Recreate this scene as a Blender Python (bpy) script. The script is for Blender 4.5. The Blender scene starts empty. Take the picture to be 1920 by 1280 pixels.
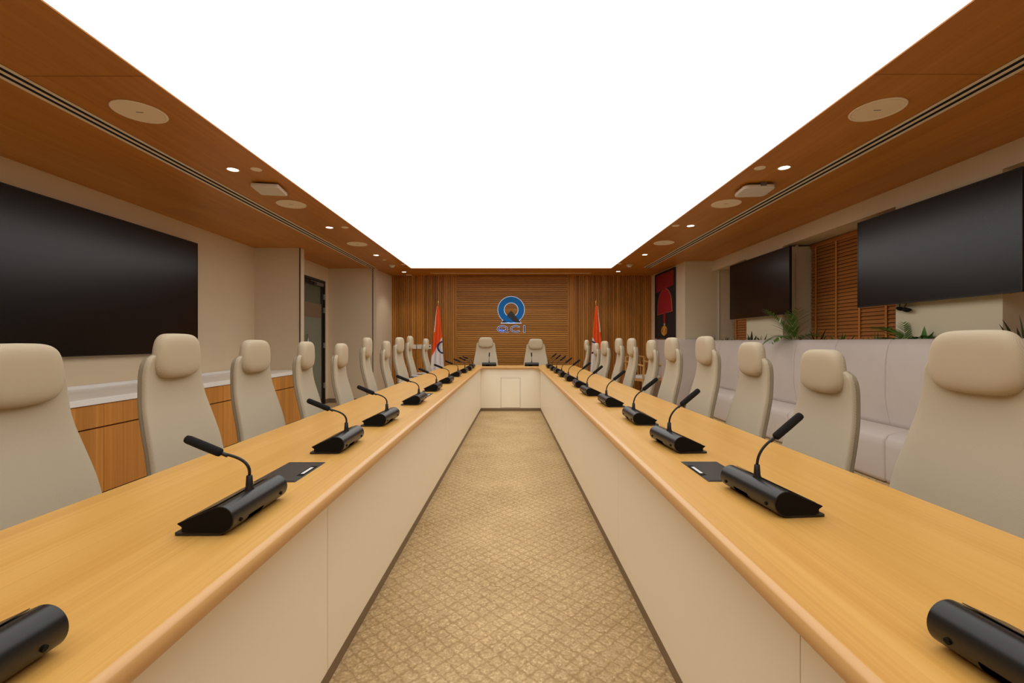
import bpy, bmesh, math, random
from mathutils import Vector, Matrix
random.seed(7)
PI = math.pi
S = bpy.context.scene
COL = S.collection
# ---------------------------------------------------------------- camera, world, exposure, main light
CH = 1.17                                  # camera height
cam_d = bpy.data.cameras.new('camera'); cam = bpy.data.objects.new('camera', cam_d); COL.objects.link(cam)
cam.location = (0, 0, CH); cam.rotation_euler = (PI/2, 0, 0)
cam_d.sensor_width = 36; cam_d.lens = 36*853/1920; cam_d.clip_start = 0.02
S.camera = cam
W = bpy.data.worlds.new('world'); S.world = W; W.use_nodes = True
W.node_tree.nodes['Background'].inputs[0].default_value = (0.05, 0.06, 0.08, 1)
W.node_tree.nodes['Background'].inputs[1].default_value = 0.15
S.view_settings.view_transform = 'Standard'; S.view_settings.look = 'None'
S.view_settings.gamma = 1; S.view_settings.exposure = 0.0; S.view_settings.use_curve_mapping = False
PANEL_LIGHT = ((1.0, 0.965, 0.91), 1.62)     # colour and strength of the luminous ceiling
SPOT_POWER = 16.0

CZ = 2.57                                  # wooden ceiling height
LX, RX = -1.935, 1.90                      # light well edges
FY = 8.72                                  # far edge of the light well
BY = 9.71                                  # back wall
NY = -1.3                                  # wall behind the camera
TZ = 0.75

# ---------------------------------------------------------------- materials
def lin(c):
    return tuple(((v/255)/12.92 if v/255 <= .04045 else ((v/255+.055)/1.055)**2.4) for v in c) + (1,)
def newmat(name):
    m = bpy.data.materials.new(name); m.use_nodes = True
    nt = m.node_tree; return m, nt, nt.nodes['Principled BSDF']
def nd(nt, t, **kw):
    n = nt.nodes.new(t)
    for k, v in kw.items(): setattr(n, k, v)
    return n
def plain(name, c, rough=.6, metal=0, spec=.5, emis=None, es=0, noise=0, nscale=40, bump=0, bscale=300, sheen=0):
    m, nt, p = newmat(name)
    p.inputs['Base Color'].default_value = lin(c); p.inputs['Roughness'].default_value = rough
    p.inputs['Metallic'].default_value = metal; p.inputs['Specular IOR Level'].default_value = spec
    if sheen: p.inputs['Sheen Weight'].default_value = sheen
    if emis: p.inputs['Emission Color'].default_value = lin(emis); p.inputs['Emission Strength'].default_value = es
    tc = nd(nt, 'ShaderNodeTexCoord')
    if noise:
        n = nd(nt, 'ShaderNodeTexNoise'); n.inputs['Scale'].default_value = nscale; n.inputs['Detail'].default_value = 5
        nt.links.new(tc.outputs['Object'], n.inputs['Vector'])
        r = nd(nt, 'ShaderNodeMapRange'); r.inputs[1].default_value = .3; r.inputs[2].default_value = .7
        r.inputs[3].default_value = 1-noise; r.inputs[4].default_value = 1+noise
        nt.links.new(n.outputs[0], r.inputs[0])
        h = nd(nt, 'ShaderNodeHueSaturation'); h.inputs['Color'].default_value = lin(c)
        nt.links.new(r.outputs[0], h.inputs['Value']); nt.links.new(h.outputs[0], p.inputs['Base Color'])
    if bump:
        n = nd(nt, 'ShaderNodeTexNoise'); n.inputs['Scale'].default_value = bscale
        nt.links.new(tc.outputs['Object'], n.inputs['Vector'])
        b = nd(nt, 'ShaderNodeBump'); b.inputs['Strength'].default_value = bump; b.inputs['Distance'].default_value = .002
        nt.links.new(n.outputs[0], b.inputs['Height']); nt.links.new(b.outputs[0], p.inputs['Normal'])
    return m
def wood(name, c1, c2, axis='Y', plank='X', pw=.3, var=.12, rough=.4, seam=0, fine=70, spec=.5, coat=0, pl=None, off=0):
    """straight-grained veneer: long streaks along axis, leaves of veneer pw wide across axis plank"""
    m, nt, p = newmat(name); L = nt.links
    tc = nd(nt, 'ShaderNodeTexCoord'); sep = nd(nt, 'ShaderNodeSeparateXYZ'); L.new(tc.outputs['Object'], sep.inputs[0])
    def fl(sock, w, o=0):
        a = nd(nt, 'ShaderNodeMath', operation='MULTIPLY_ADD'); a.inputs[1].default_value = 1/w; a.inputs[2].default_value = o
        L.new(sock, a.inputs[0])
        f = nd(nt, 'ShaderNodeMath', operation='FLOOR'); L.new(a.outputs[0], f.inputs[0])
        fr = nd(nt, 'ShaderNodeMath', operation='FRACT'); L.new(a.outputs[0], fr.inputs[0])
        return f.outputs[0], fr.outputs[0]
    f, fr = fl(sep.outputs[plank], pw, off)
    wn = nd(nt, 'ShaderNodeTexWhiteNoise', noise_dimensions='2D')
    cb = nd(nt, 'ShaderNodeCombineXYZ'); L.new(f, cb.inputs[0])
    if pl:
        g, gr = fl(sep.outputs[axis], pl); L.new(g, cb.inputs[1])
    L.new(cb.outputs[0], wn.inputs['Vector'])
    mp = nd(nt, 'ShaderNodeMapping'); sc = {'X': (1.1, fine, fine), 'Y': (fine, 1.1, fine), 'Z': (fine, fine, 1.1)}[axis]
    mp.inputs['Scale'].default_value = sc
    addv = nd(nt, 'ShaderNodeVectorMath', operation='ADD'); L.new(tc.outputs['Object'], mp.inputs[0])
    sv = nd(nt, 'ShaderNodeVectorMath', operation='SCALE'); sv.inputs['Scale'].default_value = 37; L.new(wn.outputs['Color'], sv.inputs[0])
    L.new(mp.outputs[0], addv.inputs[0]); L.new(sv.outputs[0], addv.inputs[1])
    n1 = nd(nt, 'ShaderNodeTexNoise'); n1.inputs['Scale'].default_value = 1; n1.inputs['Detail'].default_value = 6
    n1.inputs['Distortion'].default_value = .3
    L.new(addv.outputs[0], n1.inputs['Vector'])
    mp2 = nd(nt, 'ShaderNodeMapping'); mp2.inputs['Scale'].default_value = tuple(v/9 if v > 2 else .5 for v in sc)
    L.new(tc.outputs['Object'], mp2.inputs[0])
    n2 = nd(nt, 'ShaderNodeTexNoise'); n2.inputs['Scale'].default_value = 1; n2.inputs['Detail'].default_value = 3
    L.new(mp2.outputs[0], n2.inputs['Vector'])
    mixf = nd(nt, 'ShaderNodeMath', operation='ADD'); L.new(n1.outputs[0], mixf.inputs[0]); L.new(n2.outputs[0], mixf.inputs[1])
    mr = nd(nt, 'ShaderNodeMapRange'); mr.inputs[1].default_value = .7; mr.inputs[2].default_value = 1.3; L.new(mixf.outputs[0], mr.inputs[0])
    mix = nd(nt, 'ShaderNodeMix', data_type='RGBA'); mix.inputs[6].default_value = lin(c1); mix.inputs[7].default_value = lin(c2)
    L.new(mr.outputs[0], mix.inputs[0])
    hv = nd(nt, 'ShaderNodeMapRange'); hv.inputs[3].default_value = 1-var; hv.inputs[4].default_value = 1+var; L.new(wn.outputs['Value'], hv.inputs[0])
    hs = nd(nt, 'ShaderNodeHueSaturation'); L.new(mix.outputs[2], hs.inputs['Color']); val = hv.outputs[0]
    if seam:
        c = nd(nt, 'ShaderNodeMath', operation='COMPARE'); c.inputs[1].default_value = 0; c.inputs[2].default_value = seam; L.new(fr, c.inputs[0])
        k = nd(nt, 'ShaderNodeMath', operation='MULTIPLY_ADD'); k.inputs[1].default_value = -.45; k.inputs[2].default_value = 1; L.new(c.outputs[0], k.inputs[0])
        mu = nd(nt, 'ShaderNodeMath', operation='MULTIPLY'); L.new(val, mu.inputs[0]); L.new(k.outputs[0], mu.inputs[1]); val = mu.outputs[0]
    L.new(val, hs.inputs['Value']); L.new(hs.outputs[0], p.inputs['Base Color'])
    p.inputs['Roughness'].default_value = rough; p.inputs['Specular IOR Level'].default_value = spec
    if coat: p.inputs['Coat Weight'].default_value = coat; p.inputs['Coat Roughness'].default_value = .25
    b = nd(nt, 'ShaderNodeBump'); b.inputs['Strength'].default_value = .12; b.inputs['Distance'].default_value = .001
    L.new(n1.outputs[0], b.inputs['Height']); L.new(b.outputs[0], p.inputs['Normal'])
    return m
M = {}
M['table'] = wood('table_oak', (226, 176, 96), (212, 157, 78), 'Y', 'X', .105, .035, .34, fine=120, pl=2.7, off=.3, spec=.45)
M['table_x'] = wood('table_oak_cross', (226, 176, 96), (212, 157, 78), 'X', 'Y', .12, .06, .34, fine=90, spec=.45)
M['edge'] = wood('edge_oak', (226, 178, 118), (212, 162, 102), 'Y', 'X', 3, .02, .3, fine=60)
M['ceilwood'] = wood('ceiling_veneer', (200, 136, 56), (182, 117, 42), 'Y', 'X', .31, .07, .42, fine=40, pl=2.4, spec=.35)
M['ceilwood_x'] = wood('ceiling_veneer_back', (200, 136, 56), (182, 117, 42), 'X', 'Y', .9, .04, .42, fine=40, spec=.35)
M['slatv'] = wood('slat_upright_veneer', (196, 134, 60), (158, 100, 36), 'Z', 'X', .040, .26, .45, fine=60, off=.5, spec=.35)
M['slath'] = wood('slat_level_veneer', (204, 142, 66), (170, 112, 44), 'X', 'Z', .040, .10, .45, fine=60, spec=.35)
M['slatback'] = plain('slat_backing', (126, 80, 36), .6)
M['cabinet'] = wood('cabinet_veneer', (214, 152, 78), (190, 124, 54), 'Z', 'Y', .16, .13, .42, fine=50, off=.44, spec=.4)
M['blind'] = wood('blind_slat', (196, 128, 66), (170, 104, 48), 'Y', 'Z', .042, .06, .35, fine=40, spec=.5)
M['tape'] = plain('blind_tape', (206, 134, 60), .8, noise=.05)
M['wall'] = plain('wall_paint', (228, 208, 176), .75, noise=.015, nscale=3, bump=.1)
M['wallp'] = plain('wall_panel', (222, 206, 180), .6, noise=.015, nscale=3)
M['colpaint'] = plain('column_paint', (222, 212, 184), .75, noise=.01, nscale=3)
M['modesty'] = plain('cream_laminate', (252, 243, 224), .42, spec=.4, noise=.008, nscale=2)
M['plinth'] = plain('taupe_plinth', (128, 108, 84), .5)
M['stone'] = plain('white_stone', (248, 246, 242), .25, noise=.04, nscale=3)
M['black'] = plain('black_plastic', (24, 23, 23), .33, noise=.05)
M['blackm'] = plain('black_matte', (7, 6, 6), .7, spec=.2)
M['foam'] = plain('black_foam', (14, 13, 13), .95, bump=.6, bscale=900)
M['blackmetal'] = plain('black_metal', (38, 36, 35), .35, metal=.4)
M['port'] = plain('port_black', (0, 0, 0), 1, spec=0)
M['silver'] = plain('silver', (190, 190, 188), .3, metal=.9)
M['bezel'] = plain('tv_bezel', (12, 12, 12), .3)
M['screen'] = plain('tv_screen', (2, 2, 2), .25, spec=.5)
M['darkslot'] = plain('dark_slot', (5, 4, 4), .9)
M['slotbar'] = plain('slot_bar', (238, 226, 206), .5)
M['grille'] = plain('speaker_grille', (244, 230, 206), .8, noise=.04, nscale=400)
M['trimwhite'] = plain('ceiling_white', (250, 238, 216), .5)
M['white'] = plain('white_plastic', (226, 222, 214), .45)
M['grey'] = plain('grey_plastic', (110, 104, 100), .5)
M['lamp'] = plain('lamp_glow', (255, 250, 240), .5, emis=(255, 246, 232), es=5)
M['label'] = plain('white_label', (225, 225, 225), .5)
M['plate'] = plain('power_plate', (52, 50, 48), .38, noise=.06, nscale=300)
M['shell'] = plain('chair_side', (150, 138, 116), .75)
M['chairgrey'] = plain('chair_arm_grey', (190, 192, 196), .35)
M['chrome'] = plain('polished_alloy', (200, 200, 202), .2, metal=.9)
M['casterm'] = plain('caster_black', (30, 30, 30), .5)
M['leather'] = plain('mauve_leather', (216, 206, 200), .5, noise=.02, nscale=6, bump=.15, bscale=350)
M['planter'] = plain('planter_grey', (150, 145, 138), .7)
M['soil'] = plain('soil', (52, 40, 30), .95, noise=.3, nscale=80)
M['leaf'] = plain('palm_leaf', (88, 132, 48), .45, noise=.25, nscale=14)
M['leafd'] = plain('dark_leaf', (58, 66, 34), .5, noise=.25, nscale=14)
M['leafl'] = plain('bright_leaf', (60, 118, 30), .4, noise=.2, nscale=14)
M['navy'] = plain('navy', (16, 34, 92), .5)
M['logoblue'] = plain('logo_blue', (0, 118, 205), .5, spec=.25)
M['logoblack'] = plain('logo_black', (26, 26, 28), .4)
M['logorim'] = plain('logo_rim', (214, 226, 240), .4, emis=(200, 220, 255), es=.35)
M['halo'] = plain('letter_rim', (226, 232, 250), .4, emis=(190, 205, 255), es=.6)
M['saffron'] = plain('saffron_cloth', (236, 84, 14), .8, noise=.05)
M['flagwhite'] = plain('white_cloth', (232, 226, 226), .8, noise=.02)
M['flaggreen'] = plain('green_cloth', (24, 118, 40), .8)
M['brass'] = plain('brass', (206, 160, 84), .3, metal=.8)
M['doorframe'] = plain('dark_metal_frame', (48, 42, 36), .4, metal=.3)
M['corr'] = plain('corridor_wall', (150, 138, 116), .8, noise=.02)
M['lightwood'] = wood('light_wood', (216, 170, 104), (196, 146, 82), 'Z', 'X', .4, .05, .45)
M['frame_black'] = plain('frame_black', (28, 22, 20), .5)
M['art_dark'] = plain('art_dark', (32, 20, 18), .8, noise=.2, nscale=30)
M['art_red'] = plain('art_red', (140, 16, 22), .8, noise=.3, nscale=16)
M['art_dome'] = plain('art_dome', (158, 16, 26), .8, noise=.08, nscale=20)
M['art_line'] = plain('art_line', (190, 120, 110), .8)
M['art_gold'] = plain('art_gold', (206, 140, 42), .6)
M['art_white'] = plain('art_white', (170, 150, 140), .7)

def mat_glass(name, c, alpha_like=.5, rough=.05):
    m, nt, p = newmat(name); p.inputs['Base Color'].default_value = lin(c); p.inputs['Roughness'].default_value = rough
    p.inputs['Transmission Weight'].default_value = alpha_like; p.inputs['IOR'].default_value = 1.1
    return m
M['glass'] = mat_glass('door_glass', (180, 186, 170), .9, .03)
M['frost'] = mat_glass('frosted_film', (172, 176, 156), .45, .5)
M['film'] = mat_glass('film_band', (168, 146, 120), .4, .5)
M['winglass'] = mat_glass('window_glass', (150, 160, 165), .8, .02)
def mat_panel():
    m, nt, p = newmat('luminous_fabric'); nt.nodes.remove(p)
    e = nd(nt, 'ShaderNodeEmission'); e.inputs[0].default_value = (*PANEL_LIGHT[0], 1); e.inputs[1].default_value = PANEL_LIGHT[1]
    nt.links.new(e.outputs[0], nt.nodes['Material Output'].inputs[0]); return m
M['panel'] = mat_panel()
def mat_weave(name, c1, c2, scale):
    m, nt, p = newmat(name); L = nt.links
    tc = nd(nt, 'ShaderNodeTexCoord'); mp = nd(nt, 'ShaderNodeMapping'); mp.inputs['Scale'].default_value = (scale, scale, scale*.8)
    mp.inputs['Rotation'].default_value = (0, math.radians(28), 0)
    se = nd(nt, 'ShaderNodeSeparateXYZ'); L.new(tc.outputs['Object'], se.inputs[0])
    su = nd(nt, 'ShaderNodeMath', operation='MULTIPLY_ADD'); su.inputs[1].default_value = .3; L.new(se.outputs[1], su.inputs[0]); L.new(se.outputs[0], su.inputs[2])
    cm_ = nd(nt, 'ShaderNodeCombineXYZ'); L.new(su.outputs[0], cm_.inputs[0]); L.new(se.outputs[2], cm_.inputs[2])
    L.new(cm_.outputs[0], mp.inputs[0])
    w1 = nd(nt, 'ShaderNodeTexWave', wave_type='BANDS', bands_direction='X'); w1.inputs['Scale'].default_value = 1
    w2 = nd(nt, 'ShaderNodeTexWave', wave_type='BANDS', bands_direction='Z'); w2.inputs['Scale'].default_value = 1
    L.new(mp.outputs[0], w1.inputs[0]); L.new(mp.outputs[0], w2.inputs[0])
    mu = nd(nt, 'ShaderNodeMath', operation='MULTIPLY'); L.new(w1.outputs[1], mu.inputs[0]); L.new(w2.outputs[1], mu.inputs[1])
    mix = nd(nt, 'ShaderNodeMix', data_type='RGBA'); mix.inputs[6].default_value = lin(c2); mix.inputs[7].default_value = lin(c1)
    r = nd(nt, 'ShaderNodeMapRange'); r.inputs[1].default_value = .05; r.inputs[2].default_value = .5; L.new(mu.outputs[0], r.inputs[0])
    L.new(r.outputs[0], mix.inputs[0]); L.new(mix.outputs[2], p.inputs['Base Color'])
    p.inputs['Roughness'].default_value = .9; p.inputs['Specular IOR Level'].default_value = .2
    b = nd(nt, 'ShaderNodeBump'); b.inputs['Strength'].default_value = .12; b.inputs['Distance'].default_value = .0008
    L.new(mu.outputs[0], b.inputs['Height']); L.new(b.outputs[0], p.inputs['Normal'])
    return m
M['fabric'] = mat_weave('beige_mesh_fabric', (206, 195, 173), (187, 173, 149), 115)
M['headfab'] = mat_weave('beige_headrest_fabric', (204, 190, 166), (190, 175, 150), 115)
def mat_carpet():
    m, nt, p = newmat('patterned_carpet'); L = nt.links
    tc = nd(nt, 'ShaderNodeTexCoord')
    wob = nd(nt, 'ShaderNodeTexNoise'); wob.inputs['Scale'].default_value = 45; L.new(tc.outputs['Object'], wob.inputs['Vector'])
    sc = nd(nt, 'ShaderNodeVectorMath', operation='SCALE'); sc.inputs['Scale'].default_value = .03; L.new(wob.outputs['Color'], sc.inputs[0])
    ad = nd(nt, 'ShaderNodeVectorMath', operation='ADD'); L.new(tc.outputs['Object'], ad.inputs[0]); L.new(sc.outputs[0], ad.inputs[1])
    mp = nd(nt, 'ShaderNodeMapping'); mp.inputs['Rotation'].default_value = (0, 0, PI/4); mp.inputs['Scale'].default_value = (1/.054,)*3
    L.new(ad.outputs[0], mp.inputs[0]); sp = nd(nt, 'ShaderNodeSeparateXYZ'); L.new(mp.outputs[0], sp.inputs[0])
    outs = []
    for ax in (0, 1):
        f = nd(nt, 'ShaderNodeMath', operation='PINGPONG'); f.inputs[1].default_value = .5; L.new(sp.outputs[ax], f.inputs[0])
        outs.append(f.outputs[0])
    mn = nd(nt, 'ShaderNodeMath', operation='MINIMUM'); L.new(outs[0], mn.inputs[0]); L.new(outs[1], mn.inputs[1])
    ln = nd(nt, 'ShaderNodeMapRange'); ln.inputs[1].default_value = .02; ln.inputs[2].default_value = .11; ln.inputs[3].default_value = .42; L.new(mn.outputs[0], ln.inputs[0])
    n = nd(nt, 'ShaderNodeTexNoise'); n.inputs['Scale'].default_value = 85; n.inputs['Detail'].default_value = 8; n.inputs['Roughness'].default_value = .7
    L.new(tc.outputs['Object'], n.inputs['Vector'])
    nr = nd(nt, 'ShaderNodeMapRange'); nr.inputs[1].default_value = .38; nr.inputs[2].default_value = .6; L.new(n.outputs[0], nr.inputs[0])
    v = nd(nt, 'ShaderNodeTexVoronoi', feature='F1'); v.inputs['Scale'].default_value = 46; L.new(ad.outputs[0], v.inputs['Vector'])
    vr = nd(nt, 'ShaderNodeMapRange'); vr.inputs[1].default_value = .25; vr.inputs[2].default_value = .75; vr.inputs[3].default_value = 1; vr.inputs[4].default_value = .35
    L.new(v.outputs['Distance'], vr.inputs[0])
    m1 = nd(nt, 'ShaderNodeMath', operation='MULTIPLY'); L.new(nr.outputs[0], m1.inputs[0]); L.new(vr.outputs[0], m1.inputs[1])
    m2 = nd(nt, 'ShaderNodeMath', operation='MULTIPLY_ADD'); m2.inputs[1].default_value = .75; m2.inputs[2].default_value = .25; L.new(m1.outputs[0], m2.inputs[0])
    m3 = nd(nt, 'ShaderNodeMath', operation='MULTIPLY'); L.new(m2.outputs[0], m3.inputs[0]); L.new(ln.outputs[0], m3.inputs[1])
    big = nd(nt, 'ShaderNodeTexNoise'); big.inputs['Scale'].default_value = 2.5; L.new(tc.outputs['Object'], big.inputs['Vector'])
    m4 = nd(nt, 'ShaderNodeMath', operation='MULTIPLY_ADD'); m4.inputs[1].default_value = .5; L.new(big.outputs[0], m4.inputs[0]); m4.inputs[2].default_value = -.25
    m5 = nd(nt, 'ShaderNodeMath', operation='ADD', use_clamp=True); L.new(m3.outputs[0], m5.inputs[0]); L.new(m4.outputs[0], m5.inputs[1])
    mix = nd(nt, 'ShaderNodeMix', data_type='RGBA'); mix.inputs[6].default_value = lin((160, 130, 88)); mix.inputs[7].default_value = lin((232, 206, 160))
    L.new(m5.outputs[0], mix.inputs[0]); L.new(mix.outputs[2], p.inputs['Base Color'])
    p.inputs['Roughness'].default_value = .95; p.inputs['Specular IOR Level'].default_value = .1
    return m
M['carpet'] = mat_carpet()

# ---------------------------------------------------------------- mesh helpers
def link(o, parent=None):
    COL.objects.link(o)
    if parent: o.parent = parent
    return o
def obj(name, bm, mat, parent=None, smooth=False, bevel=0, seg=2, label=None, mats=None, loc=None):
    me = bpy.data.meshes.new(name); bmesh.ops.recalc_face_normals(bm, faces=bm.faces); bm.to_mesh(me); bm.free()
    for mm in (mats or [mat]): me.materials.append(mm)
    if smooth:
        for p in me.polygons: p.use_smooth = True
    o = bpy.data.objects.new(name, me); link(o, parent)
    if loc: o.location = loc
    if bevel:
        b = o.modifiers.new('bevel', 'BEVEL'); b.width = bevel; b.segments = seg; b.limit_method = 'ANGLE'; b.angle_limit = math.radians(40)
        if not smooth:
            for p in me.polygons: p.use_smooth = True
            w = o.modifiers.new('wn', 'WEIGHTED_NORMAL')
    if label: o['label'] = label
    return o
def tag(o, label, cat, group=None, kind=None):
    o['label'] = label; o['category'] = cat
    if group: o['group'] = group
    if kind: o['kind'] = kind
    return o
def empty(name, loc=(0, 0, 0), rz=0):
    o = bpy.data.objects.new(name, None); o.location = loc; o.rotation_euler = (0, 0, rz); o.empty_display_size = .1
    return link(o)
def box(bm, x0, x1, y0, y1, z0, z1, mi=0):
    vs = [bm.verts.new((x, y, z)) for x in (x0, x1) for y in (y0, y1) for z in (z0, z1)]
    for f in ((0, 1, 3, 2), (4, 6, 7, 5), (0, 4, 5, 1), (2, 3, 7, 6), (0, 2, 6, 4), (1, 5, 7, 3)):
        fc = bm.faces.new([vs[i] for i in f]); fc.material_index = mi
    return bm
def B(*a):
    bm = bmesh.new()
    for q in (a if isinstance(a[0], (tuple, list)) else [a]): box(bm, *q)
    return bm
def prism(bm, pts, axis, a, b, mi=0):
    """closed outline of 2D points extruded along axis from a to b; pts are the other two coordinates in XYZ order"""
    def P(u, v, t): return {'X': (t, u, v), 'Y': (u, t, v), 'Z': (u, v, t)}[axis]
    r0 = [bm.verts.new(P(u, v, a)) for u, v in pts]; r1 = [bm.verts.new(P(u, v, b)) for u, v in pts]
    n = len(pts)
    for i in range(n):
        f = bm.faces.new((r0[i], r0[(i+1) % n], r1[(i+1) % n], r1[i])); f.material_index = mi
    for r in (r0, r1):
        f = bm.faces.new(r); f.material_index = mi
    return bm
def lathe(bm, prof, c=(0, 0, 0), n=24, cap=True):
    rings = []
    for r, z in prof:
        rings.append([bm.verts.new((c[0]+r*math.cos(2*PI*i/n), c[1]+r*math.sin(2*PI*i/n), c[2]+z)) for i in range(n)] if r > 1e-6 else [bm.verts.new((c[0], c[1], c[2]+z))])
    for a, b in zip(rings, rings[1:]):
        for i in range(n):
            q = [a[i % len(a)], a[(i+1) % len(a)], b[(i+1) % len(b)], b[i % len(b)]]
            q2 = []
            for v in q:
                if v not in q2: q2.append(v)
            if len(q2) > 2: bm.faces.new(q2)
    for r in (rings[0], rings[-1]):
        if len(r) > 2 and cap: bm.faces.new(r)
    return bm
def sweep(bm, pts, rad, n=10, cap=True):
    pts = [Vector(p) for p in pts]; rings = []
    up = Vector((.13, .21, 1)).normalized()
    for i, p in enumerate(pts):
        d = (pts[min(i+1, len(pts)-1)]-pts[max(i-1, 0)]).normalized()
        u = d.cross(up)
        if u.length < 1e-3: u = d.cross(Vector((1, 0, 0)))
        u.normalize(); v = d.cross(u); up = -v if False else up
        r = rad[i] if isinstance(rad, (list, tuple)) else rad
        rings.append([bm.verts.new(p+u*r*math.cos(2*PI*k/n)+v*r*math.sin(2*PI*k/n)) for k in range(n)])
    for a, b in zip(rings, rings[1:]):
        for k in range(n): bm.faces.new((a[k], a[(k+1) % n], b[(k+1) % n], b[k]))
    if cap: bm.faces.new(rings[0]); bm.faces.new(rings[-1])
    return bm
def bez(p0, p1, p2, p3, n=14):
    p0, p1, p2, p3 = map(Vector, (p0, p1, p2, p3)); o = []
    for i in range(n+1):
        t = i/n; o.append(p0*(1-t)**3+p1*3*t*(1-t)**2+p2*3*t*t*(1-t)+p3*t**3)
    return o
def interp(tab, x):
    for (a, va), (b, vb) in zip(tab, tab[1:]):
        if x <= b:
            t = max(0, (x-a)/(b-a)); t = t*t*(3-2*t); return va+(vb-va)*t
    return tab[-1][1]
def catm(tab, x):
    n = len(tab)
    if x <= tab[0][0]: return tab[0][1]
    for i in range(n-1):
        if x <= tab[i+1][0]:
            t = (x-tab[i][0])/(tab[i+1][0]-tab[i][0])
            p0 = tab[max(i-1, 0)][1]; p1 = tab[i][1]; p2 = tab[i+1][1]; p3 = tab[min(i+2, n-1)][1]
            return .5*((2*p1)+(-p0+p2)*t+(2*p0-5*p1+4*p2-p3)*t*t+(-p0+3*p1-3*p2+p3)*t**3)
    return tab[-1][1]
def copy_tree(o, parent=None, skipz=None):
    c = o.copy(); COL.objects.link(c)
    if parent: c.parent = parent
    for ch in list(o.children): copy_tree(ch, c)
    return c
def struct(name, bm, mat, parent=None, label=None, **kw):
    o = obj(name, bm, mat, parent, **kw)
    if not parent: o['kind'] = 'structure'
    if label: o['label'] = label; 
    return o
ORD = ['nearest', 'second', 'third', 'fourth', 'fifth', 'sixth', 'seventh', 'eighth', 'ninth', 'tenth', 'eleventh', 'farthest']

# ---------------------------------------------------------------- the room
struct('floor', B(-6.2, 4.2, NY-.1, BY+.1, -.1, 0), M['carpet'], label='tan carpet with a woven diamond lattice pattern')
WX = -3.86
# wooden ceiling frame around the luminous panel
cm = bmesh.new()
box(cm, -3.9, LX, NY, FY, CZ, CZ+.12); box(cm, RX, 3.55, NY, FY, CZ, CZ+.12)
box(cm, -3.9, 3.55, FY, BY+.05, CZ, CZ+.12, 1); box(cm, LX, RX, NY, -.9, CZ, CZ+.12, 1)
cl = struct('ceiling', cm, None, mats=[M['ceilwood'], M['ceilwood_x']], label='brown wood veneer ceiling around the luminous panel')
seam = B((-3.85, LX, 2.398, 2.402, CZ-.0008, CZ+.001), (RX, 3.5, 2.383, 2.387, CZ-.0008, CZ+.001))
struct('panel_seam', seam, M['slatback'], cl)
lp = obj('luminous_ceiling', B(LX+.002, RX-.002, -.898, FY-.002, CZ+.006, CZ+.03), M['panel'])
tag(lp, 'huge glowing white stretch ceiling panel set in the wooden ceiling', 'ceiling light')
# walls
wl = struct('wall_left', B(WX-.12, WX, NY, 6.84, 0, CZ), M['wall'], label='beige painted wall behind the large left screen')
pm = B((WX, -3.165, 6.82, 6.93, 0, CZ))
struct('wall_niche', pm, M['wallp'], label='beige return wall at the end of the sideboard')
struct('trim_1', B(-3.185, -3.172, 6.812, 6.82, 0, CZ), M['doorframe'], label='dark vertical groove beside the glass door recess')
# door wall with opening Y 7.70-8.53
dw = B((-3.64, -3.52, 6.93, 7.66, 0, CZ), (-3.64, -3.52, 8.56, 8.84, 0, CZ), (-3.64, -3.52, 7.66, 8.56, 2.30, CZ))
struct('wall_door', dw, M['wall'], label='beige wall holding the glass door')
struct('wall_recess', B(-3.52, -2.60, 8.72, 8.84, 0, CZ), M['wallp'], label='beige wall panel beyond the glass door')
struct('trim_2', B(-2.672, -2.66, 8.712, 8.72, 0, CZ), M['doorframe'], label='dark vertical groove on the far beige wall corner')
wm = bmesh.new(); prism(wm, [(-2.66, 8.72), (-2.55, 9.72), (-2.70, 9.72), (-2.75, 8.80)], 'Z', 0, CZ)
struct('wall_side', wm, M['wallp'], label='short beige wall beside the slatted back wall')
struct('wall_near', B(-4, 4.2, NY-.12, NY, 0, CZ+.1), M['wall'], label='wall behind the camera')
# back wall slats
struct('wall_back', B(-2.75, 3.15, BY, BY+.1, 0, CZ), M['slatback'], label='wooden back wall behind the slats')
for a, b, lb in ((-2.60, -1.185, 'left'), (1.195, 2.98, 'right')):
    vs = bmesh.new(); n = int((b-a)/.040)
    for i in range(n+1):
        x = round(a/.040)*.040+i*.040
        if x+.017 > b+.02: break
        box(vs, x-.0155, x+.0155, BY-.034, BY-.0002, 0, CZ)
    so = obj('upright_slat_panel', vs, M['slatv'])
    tag(so, 'brown upright wooden slats on the %s part of the back wall' % lb, 'wall panelling')
hs_ = bmesh.new()
for i in range(66):
    z = i*.040+.02
    if z+.017 > CZ: break
    box(hs_, -1.175, 1.185, BY-.034, BY-.0002, z-.0150, z+.0150)
ho = obj('level_slat_panel', hs_, M['slath'])
tag(ho, 'brown horizontal wooden slats behind the blue logo', 'wall panelling')
struct('trim_3', B((-1.19, -1.178, BY-.036, BY, 0, CZ), (1.188, 1.2, BY-.036, BY, 0, CZ)), M['ceilwood'], label='upright edge strips between the slat fields')
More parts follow.
